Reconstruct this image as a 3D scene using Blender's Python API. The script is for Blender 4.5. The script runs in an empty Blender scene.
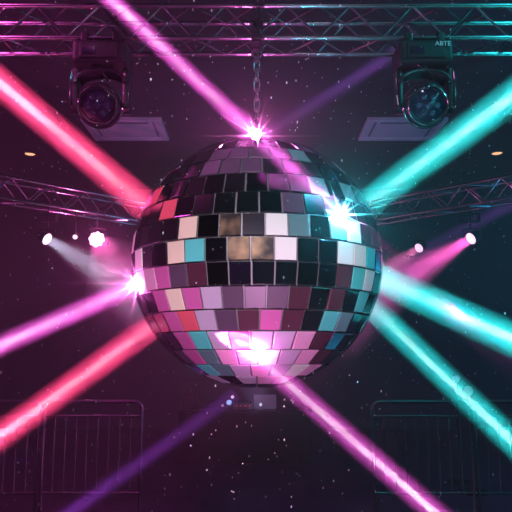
import bpy, bmesh, math, random
from mathutils import Vector, Matrix
random.seed(7)
S = bpy.context.scene
COL = S.collection
PI = math.pi
# ------------------------------------------------------------------ camera
PITCH = math.radians(9.0); FPX = 640.0; CZ = 1.6
cam = bpy.data.objects.new('camera', bpy.data.cameras.new('camera')); COL.objects.link(cam)
cam.data.lens = 36.0 * FPX / 512.0; cam.data.sensor_width = 36.0
cam.location = (0, 0, CZ); cam.rotation_euler = (PI / 2 + PITCH, 0, 0)
cam.data.clip_end = 200
S.camera = cam
S.view_settings.view_transform = 'Standard'; S.view_settings.look = 'None'
S.view_settings.gamma = 1; S.view_settings.use_curve_mapping = False
S.view_settings.exposure = 0.0
S.cycles.volume_bounces = 0
S.cycles.max_bounces = 6
S.cycles.transparent_max_bounces = 64
# ------------------------------------------------------------------ world (a windowless hall: almost no ambient light)
W = bpy.data.worlds.new('world'); S.world = W; W.use_nodes = True
W.node_tree.nodes['Background'].inputs[0].default_value = (0.010, 0.008, 0.02, 1)
W.node_tree.nodes['Background'].inputs[1].default_value = 0.3
F_ = Vector((0, math.cos(PITCH), math.sin(PITCH))); U_ = Vector((0, -math.sin(PITCH), math.cos(PITCH)))
def P(px, py, Y):
    "the point of the hall seen at pixel (px, py) on the upright plane at distance Y"
    d = Vector((1, 0, 0)) * ((px - 256) / FPX) + U_ * ((256 - py) / FPX) + F_
    return Vector((0, 0, CZ)) + d * (Y / d.y)
def lin(r, g, b):
    f = lambda c: ((c / 255 + .055) / 1.055) ** 2.4 if c > 10 else c / 255 / 12.92
    return (f(r), f(g), f(b))
# ------------------------------------------------------------------ light colours and unseen lamps around the hall, added fills among them
PINK = (1.0, 0.10, 0.62); TEAL = (0.02, 0.80, 0.82); CORAL = (1.0, 0.06, 0.21); MAG = (0.92, 0.10, 0.72)
VIOLET = (0.34, 0.05, 0.75); WHITE = (1, 0.93, 0.97)
def lamp(name, kind, loc, col, energy, target=None, size=None, angle=None, blend=.5, spread=None):
    l = bpy.data.lights.new(name, kind); l.energy = energy; l.color = col
    if kind == 'AREA':
        l.shape = 'DISK'; l.size = size
        if spread is not None: l.spread = math.radians(spread)
    else:
        l.shadow_soft_size = size if size else .03
    if kind == 'SPOT': l.spot_size = math.radians(angle); l.spot_blend = blend
    o = bpy.data.objects.new(name, l); COL.objects.link(o); o.location = loc
    if target is not None: o.rotation_euler = (Vector(target) - Vector(loc)).to_track_quat('-Z', 'Y').to_euler()
    return o
BR = 0.75; BC = P(256.8, 262, 3.94 * math.cos(math.radians(8.46)))          # ball radius and centre
lamp('ball_fill_front', 'SPOT', (-0.6, -2.6, 3.6), (1, .95, .97), 900, BC, .10, 13.0, .12)  # unseen spot added to brighten the tinted ball tiles
lamp('ball_fill_low', 'SPOT', (0.2, 0.6, 0.12), (1, .55, .85), 210, BC + Vector((0, -.2, -.3)), .08, 23, .3)  # unseen low spot added for the lower rows of tiles
lamp('truss_wash_pink', 'SPOT', (-2.6, 2.2, 4.9), PINK, 260, (-1.3, 3.9, 3.6), .06, 75, .9)
lamp('truss_wash_teal', 'SPOT', (2.6, 2.2, 4.9), TEAL, 210, (1.3, 3.9, 3.6), .06, 75, .9)
lamp('truss_wash_low_pink', 'SPOT', (-3.2, 2.6, 0.6), PINK, 160, (-1.4, 4.1, 3.6), .06, 60, .9)
lamp('truss_wash_low_teal', 'SPOT', (3.2, 2.6, 0.6), TEAL, 130, (1.4, 4.1, 3.6), .06, 60, .9)
lamp('hall_wash_pink', 'POINT', (-4.6, 7.5, 2.6), (0.85, .10, .50), 90, size=.1)
lamp('hall_wash_teal', 'POINT', (4.6, 7.5, 2.6), (.02, .33, .60), 240, size=.1)
lamp('hall_wash_violet', 'POINT', (0, 12.6, 3.6), (.25, .14, .8), 14, size=.1)
lamp('rear_fill_violet', 'SPOT', (-3.5, -1.5, 3.2), (.60, .16, .75), 700, (-1.5, -6, 2.2), .3, 120, .8)  # added: lights the rear wall so mirror tiles have something to reflect
lamp('rear_fill_teal', 'SPOT', (3.8, -1.5, 2.8), (.10, .32, .62), 600, (2.5, -6, 2.2), .3, 120, .8)  # added: teal counterpart on the rear wall for the mirror tiles
lamp('speck_fill_front', 'SPOT', (0.8, -1.5, 4.6), (.85, .72, 1), 45, (0, 5, 1.2), .2, 62, .6)  # unseen fill added for the floating specks and the barriers
lamp('ceiling_wash_violet', 'SPOT', (0, 7.0, 1.0), (.60, .42, 1), 230, (0, 10.6, 5.6), .1, 60, .8)
# ------------------------------------------------------------------ materials
def mat(name, col, rough=.5, metal=0., emit=None, es=0., coat=0., noise=None, spec=.5):
    m = bpy.data.materials.new(name); m.use_nodes = True
    nt = m.node_tree; b = nt.nodes['Principled BSDF']
    b.inputs['Base Color'].default_value = (*col, 1); b.inputs['Roughness'].default_value = rough
    b.inputs['Metallic'].default_value = metal; b.inputs['Coat Weight'].default_value = coat
    b.inputs['Specular IOR Level'].default_value = spec
    if emit: b.inputs['Emission Color'].default_value = (*emit, 1); b.inputs['Emission Strength'].default_value = es
    if noise:
        sc, c2, lo, hi = noise
        tc = nt.nodes.new('ShaderNodeTexCoord'); n = nt.nodes.new('ShaderNodeTexNoise'); n.inputs['Scale'].default_value = sc
        r = nt.nodes.new('ShaderNodeValToRGB'); r.color_ramp.elements[0].position = lo; r.color_ramp.elements[1].position = hi
        r.color_ramp.elements[0].color = (*col, 1); r.color_ramp.elements[1].color = (*c2, 1)
        nt.links.new(tc.outputs['Object'], n.inputs['Vector']); nt.links.new(n.outputs[0], r.inputs[0])
        nt.links.new(r.outputs[0], b.inputs['Base Color'])
    return m
def haze_mat(name, dens, kind='flat', radius=1., length=1., k=3.0, aniso=0.0):
    "air full of stage fog: it only scatters the light that lamps send through it"
    m = bpy.data.materials.new(name); m.use_nodes = True; nt = m.node_tree; nt.nodes.clear()
    o = nt.nodes.new('ShaderNodeOutputMaterial'); v = nt.nodes.new('ShaderNodeVolumeScatter')
    v.inputs['Density'].default_value = dens; v.inputs['Anisotropy'].default_value = aniso
    nt.links.new(v.outputs[0], o.inputs['Volume'])
    if kind in ('shaft', 'ball'):
        tc = nt.nodes.new('ShaderNodeTexCoord'); sx = nt.nodes.new('ShaderNodeSeparateXYZ')
        nt.links.new(tc.outputs['Object'], sx.inputs[0])
        def M(op, a, b=None):
            n = nt.nodes.new('ShaderNodeMath'); n.operation = op
            for i, q in enumerate((a, b)):
                if q is None: continue
                if isinstance(q, (int, float)): n.inputs[i].default_value = q
                else: nt.links.new(q, n.inputs[i])
            return n.outputs[0]
        r2 = M('ADD', M('MULTIPLY', sx.outputs[0], sx.outputs[0]), M('MULTIPLY', sx.outputs[1], sx.outputs[1]))
        if kind == 'ball': r2 = M('ADD', r2, M('MULTIPLY', sx.outputs[2], sx.outputs[2]))
        g = M('EXPONENT', M('MULTIPLY', r2, -k / radius ** 2))
        nt.links.new(M('MULTIPLY', M('MAXIMUM', M('SUBTRACT', g, math.exp(-k)), 0), dens), v.inputs['Density'])
    return m
M_ALU = mat('truss_aluminium', (.36, .36, .40), .24, .97)
M_DARK = mat('black_metal', (.010, .010, .013), .42, 0, spec=.22, noise=(30, (.016, .016, .02), .4, .6))
M_BLACK = mat('black_plastic', (.012, .012, .015), .28, 0, coat=.4)
M_STEEL = mat('chain_steel', (.24, .24, .26), .32, 1.0)
M_WALL = mat('wall_paint', (.024, .018, .044), .8, 0, noise=(1.5, (.018, .014, .034), .35, .65))
M_FLOOR = mat('floor_vinyl', (.030, .022, .045), .35, 0, noise=(2.5, (.016, .012, .028), .3, .7))
M_CEIL = mat('ceiling_paint', (.016, .012, .030), .85, 0, noise=(2, (.011, .008, .022), .3, .7))
M_PANEL = mat('panel_grey', (.60, .58, .66), .7)
M_PANEL2 = mat('panel_groove', (.22, .2, .26), .7)
M_GALV = mat('galvanised_steel', (.16, .16, .19), .45, .7)
M_GLASS = mat('lens_glass', (.02, .02, .04), .06, .2, coat=1)
M_LENSIN = mat('lens_blue_grey', (.12, .16, .24), .15, .8)
M_RIM = mat('glossy_rim', (.16, .16, .18), .22, .9)
M_TEXT = mat('grey_lettering', (.5, .5, .55), .6)
# ------------------------------------------------------------------ mesh helpers
class MB:
    def __init__(s): s.bm = bmesh.new()
    def _new(s, verts, mi):
        fs = {f for v in verts for f in v.link_faces}
        for f in fs: f.material_index = mi
    def box(s, c, size, rot=None, mi=0, bev=0):
        r = bmesh.ops.create_cube(s.bm, size=1)['verts']
        bmesh.ops.scale(s.bm, vec=size, verts=r)
        if bev:
            es = list({e for v in r for e in v.link_edges})
            r = bmesh.ops.bevel(s.bm, geom=es, offset=bev, segments=2, affect='EDGES', profile=.6)['verts']
        if rot is not None: bmesh.ops.transform(s.bm, matrix=rot.to_4x4(), verts=r)
        bmesh.ops.translate(s.bm, vec=Vector(c), verts=r); s._new(r, mi); return r
    def tube(s, a, b, r, seg=12, r2=None, mi=0, caps=True):
        a = Vector(a); b = Vector(b); d = b - a
        v = bmesh.ops.create_cone(s.bm, cap_ends=caps, segments=seg, radius1=r, radius2=r if r2 is None else r2, depth=d.length)['verts']
        q = d.to_track_quat('Z', 'Y').to_matrix().to_4x4()
        bmesh.ops.transform(s.bm, matrix=Matrix.Translation((a + b) / 2) @ q, verts=v); s._new(v, mi); return v
    def path(s, pts, r, seg=8, mi=0, closed=False):
        pts = [Vector(p) for p in pts]; n = len(pts); rings = []
        for i, p in enumerate(pts):
            t = (pts[(i + 1) % n] - pts[i - 1]) if closed else (pts[min(i + 1, n - 1)] - pts[max(i - 1, 0)])
            q = t.to_track_quat('Z', 'Y')
            rings.append([s.bm.verts.new(p + q @ Vector((r * math.cos(j / seg * 2 * PI), r * math.sin(j / seg * 2 * PI), 0))) for j in range(seg)])
        for i in range(n if closed else n - 1):
            A, B = rings[i], rings[(i + 1) % n]
            off = 0
            if closed and i == n - 1:
                off = min(range(seg), key=lambda o: (A[0].co - B[o].co).length)
            for j in range(seg):
                f = s.bm.faces.new((A[j], A[(j + 1) % seg], B[(j + 1 + off) % seg], B[(j + off) % seg])); f.material_index = mi
        if not closed:
            for R in (rings[0][::-1], rings[-1]): s.bm.faces.new(R).material_index = mi
    def lathe(s, prof, M=None, seg=32, mi=0):
        M = M or Matrix.Identity(4); rings = []
        for r, z in prof:
            if r < 1e-6: rings.append([s.bm.verts.new(M @ Vector((0, 0, z)))])
            else: rings.append([s.bm.verts.new(M @ Vector((r * math.cos(j / seg * 2 * PI), r * math.sin(j / seg * 2 * PI), z))) for j in range(seg)])
        for A, B in zip(rings, rings[1:]):
            for j in range(seg):
                k = (j + 1) % seg
                if len(A) == 1 and len(B) == 1: continue
                vs = (A[0], B[k], B[j]) if len(A) == 1 else (A[j], A[k], B[0]) if len(B) == 1 else (A[j], A[k], B[k], B[j])
                s.bm.faces.new(vs).material_index = mi
    def build(s, name, mats, parent=None, smooth=False, recalc=True):
        if recalc: bmesh.ops.recalc_face_normals(s.bm, faces=s.bm.faces[:])
        me = bpy.data.meshes.new(name); s.bm.to_mesh(me); s.bm.free()
        for m in (mats if isinstance(mats, (list, tuple)) else [mats]): me.materials.append(m)
        if smooth:
            me.polygons.foreach_set('use_smooth', [True] * len(me.polygons))
            try: me.set_sharp_from_angle(angle=math.radians(40))
            except Exception: pass
        o = bpy.data.objects.new(name, me); COL.objects.link(o)
        if parent: o.parent = parent
        return o
def tag(o, label, cat, group=None, kind=None):
    o['label'] = label; o['category'] = cat
    if group: o['group'] = group
    if kind: o['kind'] = kind
    return o
def thing(name, loc, label, cat, group=None, rot=None):
    o = bpy.data.objects.new(name, None); COL.objects.link(o); o.location = loc; o.empty_display_size = .1
    if rot is not None: o.rotation_euler = rot
    return tag(o, label, cat, group)
def struct(name, mb, m):
    o = mb.build(name, m); o['kind'] = 'structure'; return o
def frame(z, x=None):
    "rotation whose Z axis is z"
    return Vector(z).to_track_quat('Z', 'Y').to_matrix()
# ------------------------------------------------------------------ the hall
X0, X1, Y0, Y1, ZC = -7.5, 7.5, -6.0, 15.0, 5.6
def plane_box(lo, hi):
    b = MB(); lo = Vector(lo); hi = Vector(hi); b.box((lo + hi) / 2, hi - lo); return b
struct('floor', plane_box((X0, Y0, -.1), (X1, Y1, 0)), M_FLOOR)
struct('ceiling', plane_box((X0, Y0, ZC), (X1, Y1, ZC + .1)), M_CEIL)
struct('wall_back', plane_box((X0, Y1, 0), (X1, Y1 + .1, ZC)), M_WALL)
struct('wall_left', plane_box((X0 - .1, Y0, 0), (X0, Y1, ZC)), M_WALL)
struct('wall_right', plane_box((X1, Y0, 0), (X1 + .1, Y1, ZC)), M_WALL)
struct('wall_front', plane_box((X0, Y0 - .1, 0), (X1, Y0, ZC)), M_WALL)
# fog hanging in the hall beyond the dance floor
hz = MB(); hz.box((0, 8.9, 2.8), (14.9, 12.1, 5.5))
tag(hz.build('haze', haze_mat('hall_haze', .017)), 'thin stage fog hanging through the hall around the mirror ball', 'haze', kind='stuff')
hz = MB(); bmesh.ops.create_uvsphere(hz.bm, u_segments=48, v_segments=24, radius=1.25); 
bh = hz.build('haze', haze_mat('glint_glow_haze', .115, 'ball', 1.25, k=3.2)); tag(bh, 'round cloud of fog added to hold the glow of the glints near the mirror ball', 'haze', kind='stuff')
bh.location = BC; bh.data.materials[0].cycles.volume_step_rate = .35  # fog cloud added to keep the glint glow close to the ball
# ceiling panels
def ceiling_panel(cx, label):
    t = thing('ceiling_panel', (cx, 10.8, ZC), label, 'ceiling panel', 'grey panels on the ceiling')
    w, d = 1.36, 1.04
    b = MB()
    for sx in (-1, 1): b.box((sx * (w / 2 - .05), 0, -.03), (.1, d, .06), bev=.008)
    for sy in (-1, 1): b.box((0, sy * (d / 2 - .05), -.03), (w - .2, .1, .06), bev=.008)
    b.build('panel_frame', M_PANEL, t)
    b = MB(); b.box((0, 0, -.015), (w - .2, d - .2, .028)); b.build('panel_board', M_PANEL, t)
    b = MB()
    for sx in (-1, 1): b.box((sx * (w / 2 - .17), 0, -.034), (.035, d - .36, .01))
    b.box((0, -(d / 2 - .2), -.034), (w - .5, .05, .01)); b.build('slot', M_PANEL2, t)
ceiling_panel(P(127, 127, 10.8).x, 'grey framed ceiling panel behind the left moving head lamp')
ceiling_panel(P(401, 127, 10.8).x, 'grey framed ceiling panel behind the right moving head lamp')
# warm downlights
M_WARM = mat('warm_bulb', (1, .8, .6), .5, 0, emit=(1, .50, .25), es=1.3)
def downlight(x, y, label=None):
    t = thing('ceiling_downlight', (x, y, ZC), label or 'small warm downlight in the ceiling behind the photographer', 'ceiling light', 'warm ceiling downlights')
    b = MB(); b.lathe([(.13, 0), (.14, -.012), (.115, -.02), (.10, -.004)]); b.build('trim_ring', M_DARK, t, True)
    b = MB(); b.lathe([(.10, -.001), (.09, -.012), (0, -.02)]); b.build('bulb', M_WARM, t, True)
dl = P(30, 153, 12.25); downlight(dl.x, 12.25, 'warm oval downlight in the ceiling above the left side truss')
dr = P(497, 153.5, 12.2); downlight(dr.x, 12.2, 'warm oval downlight in the ceiling above the right side truss')
# ------------------------------------------------------------------ trusses
def box_truss(name, A, B, s, label, pitch=None, r=None, group=None, couplers=()):
    "square box truss between the middle points A and B of its underside"
    A = Vector(A); B = Vector(B); d = B - A; L = d.length
    t = thing(name, A, label, 'truss', group, (0, 0, math.atan2(d.y, d.x)))
    r = r or s * .085; h = s / 2; pitch = pitch or s * .92
    for y in (-h, h):
        for z in (0, s):
            b = MB(); b.tube((0, y, z), (L, y, z), r, 14); b.build('chord', M_ALU, t, True)
    n = int(L / pitch)
    for face in range(4):
        b = MB()
        for i in range(n):
            e = i % 2; x0 = i * pitch; x1 = x0 + pitch
            u0, u1 = (-h, h) if e == 0 else (h, -h)
            if face == 0: p, q = (x0, u0, 0), (x1, u1, 0)
            elif face == 1: p, q = (x0, u0, s), (x1, u1, s)
            elif face == 2: p, q = (x0, -h, u0 + h), (x1, -h, u1 + h)
            else: p, q = (x0, h, u0 + h), (x1, h, u1 + h)
            p = Vector(p); q = Vector(q); k = (q - p).normalized() * r * .5
            b.tube(p + k, q - k, r * .5, 8)
        b.build('lacing', M_ALU, t, True)
    for cx in couplers:
        b = MB()
        for y in (-h, h):
            for z in (0, s):
                b.tube((cx - .035, y, z), (cx + .035, y, z), r * 1.45, 14)
        for y in (-h, h): b.box((cx, y, h), (.018, .03, s - 2 * r))
        for z in (0, s): b.box((cx, 0, z), (.018, s - 2 * r, .03))
        b.build('coupler', M_DARK, t)
    return t
TZ = 3.6; TY = 3.9
box_truss('box_truss', (-3.6, TY, TZ), (3.6, TY, TZ), .22, 'long aluminium box truss across the top carrying the mirror ball',
          pitch=.2, r=.0165, couplers=(3.615,))
SL0 = P(-38, 194, 8.05); SL0.z = 3.7
dirL = Vector((1.48, 1.37, 0)).normalized()
SLe = Vector((P(7, 201, 8.5).x, 8.5, 3.7)); SLa = SLe - dirL * 1.4; SLb = SLe + dirL * 4.25
box_truss('box_truss', SLa, SLb, .30, 'side box truss with round lamps running back from the left', r=.022, group='side trusses')
SRe = Vector((P(505, 201, 8.5).x, 8.5, 3.7)); dirR = Vector((-dirL.x, dirL.y, 0)); SRa = SRe - dirR * 1.4; SRb = SRe + dirR * 4.25
box_truss('box_truss', SRa, SRb, .30, 'side box truss with round lamps running back from the right', r=.022, group='side trusses')
# ------------------------------------------------------------------ chain
cy = BC.y; chain = thing('hanging_chain', (BC.x, cy, BC.z + BR), 'steel link chain hanging from the truss down to the mirror ball', 'chain')
zt = TZ + .03 - (BC.z + BR); zb = .10; LK = .088; step = LK * .74; nlk = int((zt - zb) / step)
step = (zt - zb) / nlk
for i in range(nlk):
    z0 = zb + (i + .5) * step; b = MB(); pts = []
    w = .019; hh = LK / 2 - w
    for k in range(20):
        a = k / 20 * 2 * PI; x = w * math.cos(a); z = w * math.sin(a) + (hh if math.sin(a) > 0.01 else -hh if math.sin(a) < -.01 else 0)
        ang = math.radians(20 + 90 * (i % 2)); pts.append((x * math.cos(ang), x * math.sin(ang), z0 + z))
    b.path(pts, .0052, 8, closed=True); b.build('link', M_STEEL, chain, True)
ck = thing('truss_clamp', (BC.x, TY, TZ), 'black beam clamp on the truss holding the chain', 'clamp')
b = MB(); b.box((0, 0, -.005), (.07, .30, .035), bev=.006)
for sy in (-1, 1): b.box((0, sy * .11, .0), (.05, .06, .08), bev=.01)
b.build('clamp_plate', M_DARK, ck)
b = MB(); b.path([(.03 * math.cos(a / 12 * 2 * PI), 0, -.05 + .03 * math.sin(a / 12 * 2 * PI)) for a in range(12)], .008, 8, closed=True)
b.build('shackle', M_STEEL, ck, True)
# ------------------------------------------------------------------ mirror ball
ball = thing('mirror_ball', BC, 'large mirror ball of square silvery tiles, some tinted as reflections, on a chain', 'mirror ball')
M_CORE = mat('tile_backing', (.30, .27, .32), .5, .55)
b = MB(); bmesh.ops.create_uvsphere(b.bm, u_segments=96, v_segments=48, radius=BR - .008); b.build('ball_core', M_CORE, ball, True)
b = MB(); b.lathe([(.10, .735), (.10, .765), (.07, .775), (.03, .78), (.028, .80), (0, .80)])
b.path([(.024 * math.cos(a / 14 * 2 * PI), 0, .825 + .03 * math.sin(a / 14 * 2 * PI)) for a in range(14)], .007, 8, closed=True)
b.build('top_cap', M_STEEL, ball, True)
TM = {}
def tmat(key, col, rough, metal, noise=None, coat=.3):
    TM[key] = (len(TM), mat('tile_' + key, col, rough, metal, coat=coat, noise=noise))
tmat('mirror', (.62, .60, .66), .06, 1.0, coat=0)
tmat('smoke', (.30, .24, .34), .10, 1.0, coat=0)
tmat('white', (.95, .90, .93), .5, .0)  # this and the tints below imitate coloured light reflected in the tiles
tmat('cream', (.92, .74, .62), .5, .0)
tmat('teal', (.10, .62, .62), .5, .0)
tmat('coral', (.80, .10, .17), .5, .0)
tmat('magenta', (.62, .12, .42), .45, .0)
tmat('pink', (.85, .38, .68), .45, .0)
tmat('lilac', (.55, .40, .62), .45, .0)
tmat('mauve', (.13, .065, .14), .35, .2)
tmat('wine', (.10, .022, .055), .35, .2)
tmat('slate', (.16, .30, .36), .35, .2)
tmat('bokeh_reflection', (.03, .02, .025), .3, .4, noise=(9, (.50, .30, .19), .42, .80))  # noise spots painted as blurred warm reflections
TMATS = [v[1] for v in TM.values()]
# (px, py, colour) of tiles tinted for the lights they would reflect
REFLECT_TINTS = [(187,226,'cream'),(229,225,'bokeh_reflection'),(276,224,'white'),(358,238,'white'),(133,240,'white'),(298,224,'slate'),
 (141,254,'white'),(176,249,'cream'),(195,247,'teal'),(287,247,'white'),(263,248,'bokeh_reflection'),(240,247,'bokeh_reflection'),(345,252,'white'),(359,254,'white'),(368,254,'teal'),
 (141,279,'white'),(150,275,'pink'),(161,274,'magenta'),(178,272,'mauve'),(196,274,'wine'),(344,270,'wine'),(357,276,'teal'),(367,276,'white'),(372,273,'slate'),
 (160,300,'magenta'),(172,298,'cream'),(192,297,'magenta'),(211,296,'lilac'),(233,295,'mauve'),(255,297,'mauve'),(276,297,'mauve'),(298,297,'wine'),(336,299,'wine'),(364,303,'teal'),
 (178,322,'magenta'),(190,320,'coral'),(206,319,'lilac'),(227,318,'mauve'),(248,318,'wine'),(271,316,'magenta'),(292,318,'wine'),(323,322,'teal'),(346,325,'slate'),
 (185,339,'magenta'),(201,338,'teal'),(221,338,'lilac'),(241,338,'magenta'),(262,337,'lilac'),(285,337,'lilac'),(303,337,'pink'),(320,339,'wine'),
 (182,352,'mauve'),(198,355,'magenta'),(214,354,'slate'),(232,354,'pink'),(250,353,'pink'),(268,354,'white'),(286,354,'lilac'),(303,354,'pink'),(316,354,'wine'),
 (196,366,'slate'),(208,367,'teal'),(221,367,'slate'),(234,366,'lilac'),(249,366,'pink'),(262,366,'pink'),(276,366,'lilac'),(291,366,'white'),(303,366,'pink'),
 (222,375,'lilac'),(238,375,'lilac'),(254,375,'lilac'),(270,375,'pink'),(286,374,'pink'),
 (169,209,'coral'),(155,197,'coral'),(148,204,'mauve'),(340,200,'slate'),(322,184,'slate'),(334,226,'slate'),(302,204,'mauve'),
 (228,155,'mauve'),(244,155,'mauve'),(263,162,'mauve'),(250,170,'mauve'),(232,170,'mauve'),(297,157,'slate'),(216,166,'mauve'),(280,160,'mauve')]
def proj(w):
    v = Vector(w) - Vector((0, 0, CZ)); d = v.dot(F_); return 256 + FPX * v.x / d, 256 - FPX * v.dot(U_) / d
NCOL = {0:40, -1:40, -2:40, -3:39, -4:36, -5:32, -6:28, -7:23, -8:17, -9:10, 1:39, 2:38, 3:35, 4:31, 5:26, 6:20, 7:14, 8:7}
EDGE = {0:265, -1:250.6, -2:251.7, -3:244.3, -4:259.6, -5:251, -6:258, -7:251, 1:259, 2:246, 3:262, 4:250, 5:258}
tiles = []
for k in range(-9, 9):
    la0 = math.radians(1.5 + 9.35 * k); la1 = math.radians(1.5 + 9.35 * (k + 1))
    la1 = min(la1, math.radians(88)); la0 = max(la0, math.radians(-88))
    if la1 <= la0: continue
    n = NCOL.get(k, 6); lam = (la0 + la1) / 2
    # azimuth of the upright joint seen at EDGE[k]
    az0 = 0
    if k in EDGE:
        best = 9e9
        for q in range(-300, 301):
            az = q / 300 * .4
            w = BC + BR * Vector((math.sin(az) * math.cos(lam), -math.cos(az) * math.cos(lam), math.sin(lam)))
            e = abs(proj(w)[0] - EDGE[k])
            if e < best: best, az0 = e, az
    for j in range(n):
        a0 = az0 + j / n * 2 * PI; tiles.append([k, la0, la1, a0, a0 + 2 * PI / n])
def tdir(az, la): return Vector((math.sin(az) * math.cos(la), -math.cos(az) * math.cos(la), math.sin(la)))
vis = []
for i, t in enumerate(tiles):
    d = tdir((t[3] + t[4]) / 2, (t[1] + t[2]) / 2); w = BC + BR * d
    if d.dot((Vector((0, 0, CZ)) - w).normalized()) > .02: vis.append((i, proj(w)))
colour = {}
for px, py, key in REFLECT_TINTS:
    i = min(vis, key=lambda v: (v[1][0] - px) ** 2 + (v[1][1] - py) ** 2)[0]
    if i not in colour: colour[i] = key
rt = random.Random(11); b = MB(); gap = .0038; th = .007
for i, (k, la0, la1, a0, a1) in enumerate(tiles):
    am = (a0 + a1) / 2; lm = (la0 + la1) / 2
    n = tdir(am, lm); c = n * (BR * math.cos((la1 - la0) / 2))
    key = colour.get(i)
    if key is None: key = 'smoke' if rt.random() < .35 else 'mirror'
    ci = [tdir(a, l) * BR for a, l in ((a0, la0), (a1, la0), (a1, la1), (a0, la1))]
    # flatten onto the tile's own plane, shrink by the joint, tilt a little as hand-laid tiles do
    ex = Vector((math.cos(am), math.sin(am), 0)); ey = n.cross(ex) * -1
    q = []
    for p in ci:
        x = p.dot(ex); y = p.dot(ey) - c.dot(ey)
        x -= math.copysign(min(gap, abs(x) * .5), x); y -= math.copysign(gap, y); q.append((x, y))
    tx, ty = rt.gauss(0, .010), rt.gauss(0, .010)
    base = c + n * .003
    def pt(x, y, z): return base + ex * x + ey * y + n * (z + tx * x + ty * y)
    lo = [b.bm.verts.new(pt(x, y, 0)) for x, y in q]
    hi = [b.bm.verts.new(pt(x, y, th * .7)) for x, y in q]
    be = .0022
    tp = [b.bm.verts.new(pt(x - math.copysign(be, x), y - math.copysign(be, y), th)) for x, y in q]
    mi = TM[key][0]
    for A, B in ((lo, hi), (hi, tp)):
        for j in range(4): b.bm.faces.new((A[j], A[(j + 1) % 4], B[(j + 1) % 4], B[j])).material_index = mi
    b.bm.faces.new(tp).material_index = mi
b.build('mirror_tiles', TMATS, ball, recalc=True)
# ------------------------------------------------------------------ laser beams: shafts of fog lit by a narrow lamp at their outer end
def projector(c, target, r, label):
    c = Vector(c); d = (Vector(target) - c).normalized()
    t = thing('laser_projector', c, 'black projector of the ' + label.replace(' down to', ' to').replace(' up to', ' to'), 'stage light', 'laser projectors')
    b = MB(); R = frame(d); w = r * 2.4
    b.box(-d * .15, (w, w, .26), R, bev=.015); b.tube(-d * .03, d * -.005, r * 1.08, 28); b.build('housing', M_BLACK, t)
    b = MB()
    if c.z < 1.6: b.tube((-d * .15), (-d.x * .15, -d.y * .15, -c.z), .02, 12); b.tube((-d.x * .15, -d.y * .15, -c.z), (-d.x * .15, -d.y * .15, -c.z + .02), .16, 20)
    else: b.tube((-d * .15), (-d.x * .15, -d.y * .15, ZC - c.z), .02, 12)
    b.build('stand', M_DARK, t)
def beam(a, bb, r, col, power, label, core=None, dens=1.45, k=4.8, name='laser_beam', spread=.3):
    a = Vector(a); bb = Vector(bb)
    if core:        # run the beam back to its projector, well outside the picture
        u = (a - bb).normalized(); ext = 1.5
        for zl in (.30, 5.2):
            if u.z and 0 < (zl - a.z) / u.z < ext: ext = (zl - a.z) / u.z
        if a.z < .30: ext = 0
        a = a + u * ext; power *= math.exp(.62 * ext); projector(a + u * .03, bb, r, label)
    d = bb - a; L = d.length
    m = MB(); m.tube((0, 0, 0), (0, 0, L), r, 32)
    o = m.build(name, haze_mat('lit_fog_shaft', dens, 'shaft', r, k=k)); o.location = a
    o.rotation_euler = d.to_track_quat('Z', 'Y').to_euler()
    o.data.materials[0].cycles.volume_step_rate = .04
    tag(o, label, 'laser beam', 'laser beams around the mirror ball')
    u = d.normalized()
    lamp('laser_source', 'AREA', a - u * .02, col, power * (r / .1) ** 2, bb, r * 1.9, spread=spread)
    if core: lamp('laser_source', 'AREA', a - u * .02, core, power * .17 * (r / .1) ** 2, bb, r * .5, spread=spread)
BP = 7.5
beam(P(88, -22, 3.2), P(255, 135, 3.62), .062, MAG, BP * 1.0, 'magenta laser beam from the top left down to the ball crown', WHITE)
beam(P(-20, 66, 3.6), P(147, 207, 3.75), .104, CORAL, BP * 1.0, 'coral red laser beam from the upper left to the ball edge', (1, .5, .62))
beam(P(-40, 363, 3.5), P(140, 284, 3.75), .070, MAG, BP * 1.0, 'magenta laser beam from the left edge to the ball side', WHITE)
beam(P(-30, 458, 3.4), P(158, 322, 3.9), .088, CORAL, BP * 1.0, 'coral red laser beam from the lower left up to the ball', (1, .5, .62))
beam(P(448, 524, 3.0), P(262, 361, 3.3), .066, MAG, BP * .8, 'magenta laser beam from the bottom right to the ball underside', WHITE)
beam(P(560, 61, 2.9), P(368, 203, 3.75), .098, TEAL, BP * .75, 'broad teal laser beam from the upper right to the ball', (.6, 1, 1))
beam(P(560, 361, 3.1), P(375, 276, 3.75), .100, TEAL, BP * .75, 'broad teal laser beam from the right edge to the ball side', (.6, 1, 1))
beam(P(560, 487, 3.2), P(366, 302, 3.9), .084, TEAL, BP * .75, 'teal laser beam from the lower right up to the ball', (.6, 1, 1))
beam(P(262, 141, 3.16), P(338, 211, 3.27), .060, MAG, BP * 1.1, 'faint magenta beam running over the upper right of the ball', None)
beam(P(60, 520, 5.2), P(236, 394, 5.6), .09, VIOLET, BP * .17, 'faint violet beam crossing the dark below the ball', None)
beam(P(400, 50, 4.6), P(262, 137, 4.5), .08, VIOLET, BP * .13, 'faint violet beam rising to the right above the ball', None)
beam(P(560, 180, 10.5), P(388, 268, 10.5), .15, VIOLET, BP * .07, 'faint violet beam descending behind the round lamp on the right', None)
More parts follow.
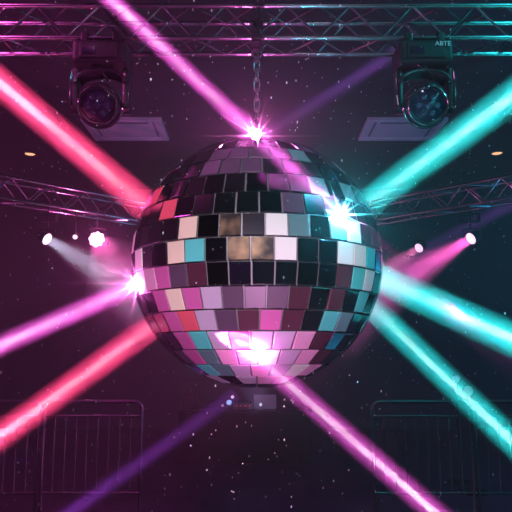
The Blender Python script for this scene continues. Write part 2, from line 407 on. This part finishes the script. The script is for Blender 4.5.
# ------------------------------------------------------------------ glints: glowing beads added as highlights where a beam strikes the ball
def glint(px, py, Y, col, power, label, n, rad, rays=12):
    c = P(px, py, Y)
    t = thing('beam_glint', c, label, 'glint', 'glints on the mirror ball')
    m = MB(); bmesh.ops.create_icosphere(m.bm, subdivisions=3, radius=.024); m.build('glint_bead', mat('glint', (1, 1, 1), .5, 0, emit=col, es=power * 105), t, True)  # glowing bead stands for the reflected beam highlight
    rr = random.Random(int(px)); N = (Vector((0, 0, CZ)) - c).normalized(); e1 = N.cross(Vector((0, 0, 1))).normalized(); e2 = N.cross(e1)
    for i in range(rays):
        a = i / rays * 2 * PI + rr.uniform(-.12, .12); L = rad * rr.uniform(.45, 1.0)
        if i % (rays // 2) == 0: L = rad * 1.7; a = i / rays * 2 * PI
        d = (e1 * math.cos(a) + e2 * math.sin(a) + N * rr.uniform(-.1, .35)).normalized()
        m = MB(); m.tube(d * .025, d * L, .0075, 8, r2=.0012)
        m.build('ray', haze_mat('star_ray_fog', 16.0), t)  # spikes of dense fog shape the star round each glint
def on_ball(px, py, off):
    "distance plane at which the pixel lies off metres in front of the ball's skin"
    d = (P(px, py, 1) - Vector((0, 0, CZ))).normalized(); o = Vector((0, 0, CZ)) - BC
    bq = o.dot(d); cq = o.dot(o) - (BR + off) ** 2; q = bq * bq - cq
    tt = -bq - math.sqrt(max(q, 0)); return (Vector((0, 0, CZ)) + d * tt).y
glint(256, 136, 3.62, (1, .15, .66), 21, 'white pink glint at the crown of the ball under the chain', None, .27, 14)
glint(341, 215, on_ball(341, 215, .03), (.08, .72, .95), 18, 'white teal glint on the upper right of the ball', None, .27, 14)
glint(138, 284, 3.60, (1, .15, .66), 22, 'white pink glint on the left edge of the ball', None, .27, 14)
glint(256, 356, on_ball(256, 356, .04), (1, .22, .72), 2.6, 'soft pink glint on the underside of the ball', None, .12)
# ------------------------------------------------------------------ moving head lamps
def moving_head(px, label, side, text):
    x = P(px, 60, 3.86).x
    t = thing('moving_head_lamp', (x, TY - .03, TZ - .02), label, 'stage light', 'moving heads on the front truss')
    b = MB(); b.box((0, 0, -.085), (.335, .25, .15), bev=.02); b.box((0, -.128, -.085), (.24, .012, .10), bev=.004)
    b.build('base', M_DARK, t)
    b = MB(); b.box((-.06, -.137, -.09), (.08, .008, .045)); b.build('display', M_GLASS, t)
    for sx in (-1, 1):
        for yy in (-.08, .14):
            b = MB(); b.box((sx * .10, yy, .015), (.05, .045, .07), bev=.01); b.build('clamp', M_DARK, t)
    b = MB()      # yoke: crossbar and two arms
    pts = []
    b.tube((0, 0, -.15), (0, 0, -.19), .07, 28)
    for sx in (-1, 1):
        b.box((sx * .158, 0, -.305), (.036, .13, .27), bev=.016)
        b.tube((sx * .12, 0, -.40), (sx * .182, 0, -.40), .055, 24)
    b.build('yoke', M_BLACK, t, False)
    b = MB(); arc = [(-.158 * math.cos(a), -.02, -.275 + .085 * math.sin(a)) for a in [i / 20 * PI for i in range(21)]]
    for oy in (-.05, -.025, 0, .025, .05): b.path([(x, y + oy, z) for x, y, z in arc], .015, 8)
    b.build('yoke_arch', M_RIM, t, True)
    for sx in (-1, 1):
        b = MB(); b.path([(sx * .178, -.066, -.19), (sx * .184, -.068, -.25), (sx * .184, -.068, -.36), (sx * .176, -.066, -.42)], .0055, 8)
        b.build('edge_trim', M_RIM, t, True)
    hd = Vector((.02 * side, -.90, -.34)).normalized(); R = Matrix.Translation((0, 0, -.40)) @ frame(hd).to_4x4()
    b = MB()
    b.lathe([(0, -.16), (.07, -.158), (.11, -.13), (.128, -.07), (.132, .02), (.126, .09), (.118, .125), (.104, .13)], R, 40)
    h = b.build('head', M_BLACK, t, True)
    b = MB(); b.path([R @ Vector((.136 * math.cos(a), .136 * math.sin(a), .05)) for a in [i / 48 * 2 * PI for i in range(48)]], .010, 8, closed=True)
    b.build('head_ring', M_RIM, h, True)
    b = MB(); b.path([R @ Vector((.120 * math.cos(a), .120 * math.sin(a), .128)) for a in [i / 40 * 2 * PI for i in range(40)]], .006, 8, closed=True)
    b.build('bezel', M_RIM, h, True)
    b = MB(); b.lathe([(.104, .124), (.10, .118), (.07, .128), (.035, .135), (0, .137)], R, 36); ln = b.build('lens', M_GLASS, h, True)
    for i in range(7):
        a = i / 6 * 2 * PI; rr = 0 if i == 6 else .055
        b = MB(); M2 = R @ Matrix.Translation((rr * math.cos(a), rr * math.sin(a), .128 if i < 6 else .134))
        b.lathe([(.020, 0), (.016, .007), (0, .010)], M2, 16); b.build('lens_cell', M_LENSIN, ln, True)
    b = MB(); b.path([(-.05, -.09, -.165), (-.02, -.10, -.20), (.0, -.105, -.19), (.03, -.10, -.23), (.06, -.08, -.27)], .004, 6)
    b.build('safety_cable', M_RIM, t, True)
    if text:
        cu = bpy.data.curves.new('lettering', 'FONT'); cu.body = text; cu.size = .042; cu.extrude = .001
        ob = bpy.data.objects.new('tmp', cu); COL.objects.link(ob)
        dg = bpy.context.evaluated_depsgraph_get(); me = bpy.data.meshes.new_from_object(ob.evaluated_get(dg)); bpy.data.objects.remove(ob)
        me.materials.clear(); me.materials.append(M_TEXT)
        o2 = bpy.data.objects.new('lettering', me); COL.objects.link(o2); o2.parent = t
        o2.location = (.05, -.140, -.062); o2.rotation_euler = (PI / 2, 0, 0)
moving_head(103, 'black moving head lamp edged in pink hanging from the truss left', 1, None)
moving_head(422, 'black moving head lamp edged in teal hanging from the truss right', -1, 'ABTE')
# ------------------------------------------------------------------ round stage lamps on the side trusses
def lens_mat(name, col, es): return mat(name, (1, 1, 1), .4, 0, emit=col, es=es)
def par(px, py, Y, aim, R, col, es, label, led=False, spot=None, cone=None, box=False, tz=3.682):
    c = P(px, py, Y); d = (Vector(aim) - c).normalized()
    t = thing('par_lamp', c, label, 'stage light', 'round lamps under the side trusses')
    M = frame(d).to_4x4()
    b = MB(); b.lathe([(0, -R * 2.2), (R * .5, -R * 2.2), (R * .8, -R * 1.7), (R * 1.05, -R * .3), (R * 1.12, 0), (R * 1.12, R * .12), (R * 1.0, R * .12), (R * .98, -.01), (0, -.012)], M, 28)
    b.build('can', M_BLACK, t, True)
    ml = lens_mat('lit_lens', col, es)
    if led:
        b = MB()
        for i in range(13):
            rr, a = (0, 0) if i == 0 else ((R * .42, i / 4 * 2 * PI) if i < 5 else (R * .86, i / 8 * 2 * PI))
            b.lathe([(R * .30, .0), (R * .26, R * .14), (0, R * .20)], M @ Matrix.Translation((rr * math.cos(a), rr * math.sin(a), .012)), 14)
        b.build('led_cluster', ml, t, True)
    else:
        b = MB(); b.lathe([(R * .97, 0), (R * .7, R * .14), (0, R * .22)], M, 28); b.build('lens', ml, t, True)
    h = tz - c.z
    b = MB(); b.path([(-R * 1.2, 0, 0), (-R * 1.25, 0, R * 1.4), (0, 0, R * 1.7), (R * 1.25, 0, R * 1.4), (R * 1.2, 0, 0)], .010, 8)
    b.tube((0, 0, R * 1.7), (0, 0, h), .012, 10); b.build('bracket', M_DARK, t, True)
    if box:
        b = MB(); z = h - .17
        for p, s in (((0, 0, z + .05), (.26, .10, .02)), ((0, 0, z - .05), (.26, .10, .02)), ((-.12, 0, z), (.02, .10, .10)), ((.12, 0, z), (.02, .10, .10))): b.box(p, s, bev=.004)
        b.build('housing_frame', M_RIM, t)
    if spot:
        L, ang, pw = spot
        s = lamp('par_beam', 'AREA', c + d * (R * .25), cone, pw / 110, aim, R * 1.5, spread=ang * 1.1)
        m = MB(); r1 = R * .8; m.tube((0, 0, R * .24), (0, 0, L), r1, 28, r2=r1 + L * math.tan(math.radians(ang / 2)) * .95)
        o = m.build('lit_fog_cone', haze_mat('fog_cone', .16)); o.location = c; o.rotation_euler = d.to_track_quat('Z', 'Y').to_euler()
        tag(o, 'soft cone of lit fog spreading from the ' + label.split(' hanging')[0], 'light beam', 'soft cones of the round lamps')
OFF = {1: Vector((dirL.y, -dirL.x, 0)) * .15, -1: Vector((dirR.y, -dirR.x, 0)) * -.15}
def onT(px, py, s=1):
    "distance at which the near bottom chord of the side truss hangs right above the lamp seen at (px, py)"
    A, B = (SLa, SLb) if s > 0 else (SRa, SRb)
    ps = [A.lerp(B, i / 1999) + OFF[s] for i in range(2000)]
    return min(ps, key=lambda p: abs(P(px, py, p.y).x - p.x)).y
YL1 = onT(47, 239); YL2 = onT(96.5, 239); YL3 = onT(75, 237)
par(47, 239, YL1, P(175, 315, 8.0), .085, (.93, .88, 1), 1.25, 'pale white round lamp hanging below the left truss near its end', spot=(2.2, 24, 600), cone=(.75, .7, 1), box=True)
par(96.5, 239, YL2, P(165, 330, 6.8), .10, (1, .72, .9), 5, 'pink white scalloped lamp hanging below the left truss beside the ball', led=True, spot=(2.2, 30, 1800), cone=(1, .15, .5))
par(75, 237, YL3, P(20, 268, 7.0), .035, (1, .75, .9), 1.3, 'tiny pink lamp hanging between the two left round lamps')
YR1 = onT(471, 238.5, -1); YR2 = onT(419, 248, -1)
par(471, 238.5, YR1, P(335, 320, 7.8), .085, (1, .72, .92), 1.35, 'pink white oval lamp hanging below the right truss near its end', spot=(2.6, 22, 1500), cone=(1, .12, .6), box=True)
par(419, 248, YR2, P(340, 300, 8.2), .070, (.95, .66, .88), 1.0, 'small pink lamp hanging below the right truss beside the ball', spot=(1.6, 20, 380), cone=(1, .2, .5))
# extra point light added for the glow round the scalloped lamp
lamp('scalloped_glow_fill', 'POINT', P(97, 241, YL2 - .22), (1, .12, .5), 60, size=.03)
# ------------------------------------------------------------------ crowd barriers
def barrier(xa, xb, Y, top, label, g='crowd barriers'):
    cx = (xa + xb) / 2; w = abs(xb - xa)
    t = thing('crowd_barrier', (cx, Y, 0), label, 'barrier', g)
    rc = .07; h = w / 2
    pts = [(-h, 0, .10)] + [(-h, 0, top - rc)] + [(-h + rc - rc * math.cos(a), 0, top - rc + rc * math.sin(a)) for a in (.4, .8, 1.2)] + [(-h + rc, 0, top)]
    pts = pts + [(-x, y, z) for x, y, z in pts[::-1]]
    b = MB(); b.path(pts, .017, 10); b.build('outer_frame', M_GALV, t, True)
    for z in (top - .13, .40):
        b = MB(); b.tube((-h, 0, z), (h, 0, z), .011, 10); b.build('rail', M_GALV, t, True)
    n = 9
    for i in range(1, n):
        x = -h + i * w / n; b = MB(); b.tube((x, 0, .40), (x, 0, top - .13), .0075, 8); b.build('bar', M_GALV, t, True)
    for sx in (-1, 1):
        b = MB(); b.box((sx * (h - .12), 0, .06), (.05, .60, .03), bev=.006); b.tube((sx * (h - .12), 0, .07), (sx * h, 0, .12), .015, 8); b.build('foot', M_GALV, t)
YB = 6.0; top = P(100, 401.5, YB).z
xs = lambda px: P(px, 440, YB).x
def wx(px): return (px - 256) / FPX * (P(256, 401, YB) - Vector((0, 0, CZ))).dot(F_)
barrier(wx(45), wx(142), YB, top, 'grey crowd barrier nearest the ball at the lower left')
barrier(wx(-58), wx(41), YB - .02, top, 'grey crowd barrier at the far lower left corner')
barrier(wx(372), wx(470), YB, top, 'grey crowd barrier nearest the ball at the lower right')
barrier(wx(474), wx(572), YB - .02, top, 'grey crowd barrier at the far lower right corner')
# ------------------------------------------------------------------ disc jockey table at the back
YD = 10.5; tz = P(250, 409, YD).z
t = thing('performance_table', (P(245, 409, YD).x, YD, 0), 'black covered table at the back below the mirror ball', 'table')
b = MB(); b.box((0, 0, tz - .02), (2.1, .7, .04), bev=.006); b.build('tabletop', M_DARK, t)
b = MB(); b.box((0, -.32, (tz - .04) / 2), (2.04, .03, tz - .04)); b.build('front_panel', M_DARK, t)
for sx in (-1, 1):
    for sy in (-1, 1):
        b = MB(); b.tube((sx * .98, sy * .26, 0), (sx * .98, sy * .26, tz - .03), .02, 10); b.build('leg', M_DARK, t, True)
M_LAP = mat('laptop_grey', (.45, .43, .50), .45, .3); M_SPOT = mat('lid_light', (1, 1, 1), .5, 0, emit=(.7, .8, 1), es=.7)
def xd(px): return P(px, 405, YD).x
t = thing('laptop', (xd(265), YD, tz), 'open grey laptop with a small lit spot on its lid', 'laptop')
b = MB(); b.box((0, .12, .012), (.36, .25, .02), bev=.004); b.build('keyboard_base', M_LAP, t)
b = MB(); b.box((0, 0, .12), (.36, .012, .21), rot=None, bev=.004); l = b.build('lid', M_LAP, t)
b = MB(); b.tube((-.07, -.010, .07), (-.07, -.004, .07), .022, 16); b.build('lid_light', M_SPOT, l)
M_RED = mat('red_led', (1, .1, .1), .5, 0, emit=(1, .12, .18), es=.5); M_GREY = mat('controller_grey', (.10, .09, .11), .5, .2)
t = thing('mixing_console', (xd(243), YD - .05, tz), 'dark mixing console with dim red lights left of the laptop', 'mixer')
b = MB(); b.box((0, .05, .05), (.32, .34, .10), bev=.01); b.build('console_body', M_GREY, t)
for i in range(4):
    b = MB(); b.tube((-.10 + i * .07, -.128, .06), (-.10 + i * .07, -.118, .06), .009, 12); b.build('indicator', M_RED, t)
for i in range(5):
    b = MB(); b.tube((-.12 + i * .06, -.03, .10), (-.12 + i * .06, -.03, .125), .014, 12); b.build('knob', M_BLACK, t)
def small_lamp(px, py, r, col, es, label):
    c = P(px, py, YD - .1); t = thing('table_lamp', (c.x, c.y, tz), label, 'lamp', 'small lamps on the back table'); z = c.z - tz
    b = MB(); b.lathe([(0, 0), (.035, 0), (.035, .010), (.006, .014), (.006, max(z - r, .02)), (0, max(z - r, .02))], seg=16); b.build('stand', M_DARK, t, True)
    b = MB(); bmesh.ops.create_uvsphere(b.bm, u_segments=16, v_segments=10, radius=r); bmesh.ops.translate(b.bm, vec=(0, 0, z), verts=b.bm.verts[:])
    b.build('bulb', lens_mat('bulb_glow', col, es), t, True)
small_lamp(229, 402.5, .042, (.20, .42, .85), 1.0, 'blue glowing round lamp at the left end of the console')
small_lamp(232.5, 397, .026, (.75, .42, .85), 1.0, 'small pink lamp rising just behind the blue one')
small_lamp(222.5, 405.5, .02, (.45, .2, .35), .5, 'tiny dim lamp at the left of the blue one')
t = thing('loudspeaker', (xd(190), YD, tz), 'small dark loudspeaker standing at the left end of the back table', 'speaker')
b = MB(); b.box((0, 0, .2), (.22, .2, .40), bev=.01); b.build('cabinet', M_DARK, t)
for z, r in ((.13, .075), (.30, .04)):
    b = MB(); b.lathe([(r, 0), (r, .01), (r * .8, .012), (r * .3, .002), (0, .006)], Matrix.Translation((0, -.102, z)) @ frame((0, -1, 0)).to_4x4(), 24); b.build('driver_cone', M_BLACK, t, True)
# two faint round blobs behind the right barrier, built as lamps on stands
def blob_lamp(px, py, Y, r, label):
    c = P(px, py, Y); t = thing('round_blob_lamp', (c.x, Y, 0), label, 'stage light', 'dim round blobs behind the right barrier')
    b = MB(); b.tube((0, 0, 0), (0, 0, .02), .18, 20); b.tube((0, 0, .02), (0, 0, c.z - r), .015, 10); b.build('stand', M_DARK, t)
    M = Matrix.Translation((0, 0, c.z)) @ frame((-.1, -1, 0)).to_4x4()
    b = MB(); b.lathe([(0, -r * 2), (r * .7, -r * 1.9), (r * 1.1, -.02), (r * 1.1, .02), (r, .02), (r * .97, 0), (0, -.005)], M, 24); b.build('can', M_BLACK, t, True)
    b = MB(); b.lathe([(r * .94, .002), (r * .6, .012), (0, .018)], M, 24); b.build('lens', lens_mat('dim_lens', (.16, .09, .15), .28), t, True)
blob_lamp(468, 391, 8.0, .065, 'dim round blob built as a lamp on a stand behind the lower right barrier')
blob_lamp(456, 379, 8.6, .055, 'fainter round blob built as a lamp on a taller stand further behind the barrier')
# ------------------------------------------------------------------ pale specks built as dust drifting in the air
rd = random.Random(3); b = MB(); M_DUST = mat('dust_flake', (.9, .85, .95), .6)
for i in range(850):
    px = rd.uniform(0, 512); py = rd.uniform(0, 512); Y = rd.uniform(1.9, 3.1); c = P(px, py, Y)
    if (px - 257) ** 2 + (py - 262) ** 2 < 120 ** 2 and rd.random() < .6: continue
    s = .0023 * Y / 2.5 * rd.choice((.6, .8, 1, 1, 1.5)); q = Matrix.Rotation(rd.uniform(0, PI), 4, 'X') @ Matrix.Rotation(rd.uniform(0, PI), 4, 'Z')
    v = bmesh.ops.create_icosphere(b.bm, subdivisions=1, radius=s)['verts']
    bmesh.ops.transform(b.bm, matrix=Matrix.Translation(c) @ q @ Matrix.Diagonal((1, rd.uniform(.4, 1), rd.uniform(1, 2.2), 1)), verts=v)
tag(b.build('dust', M_DUST), 'fine pale specks built as dust drifting in the air around the ball', 'dust', kind='stuff')
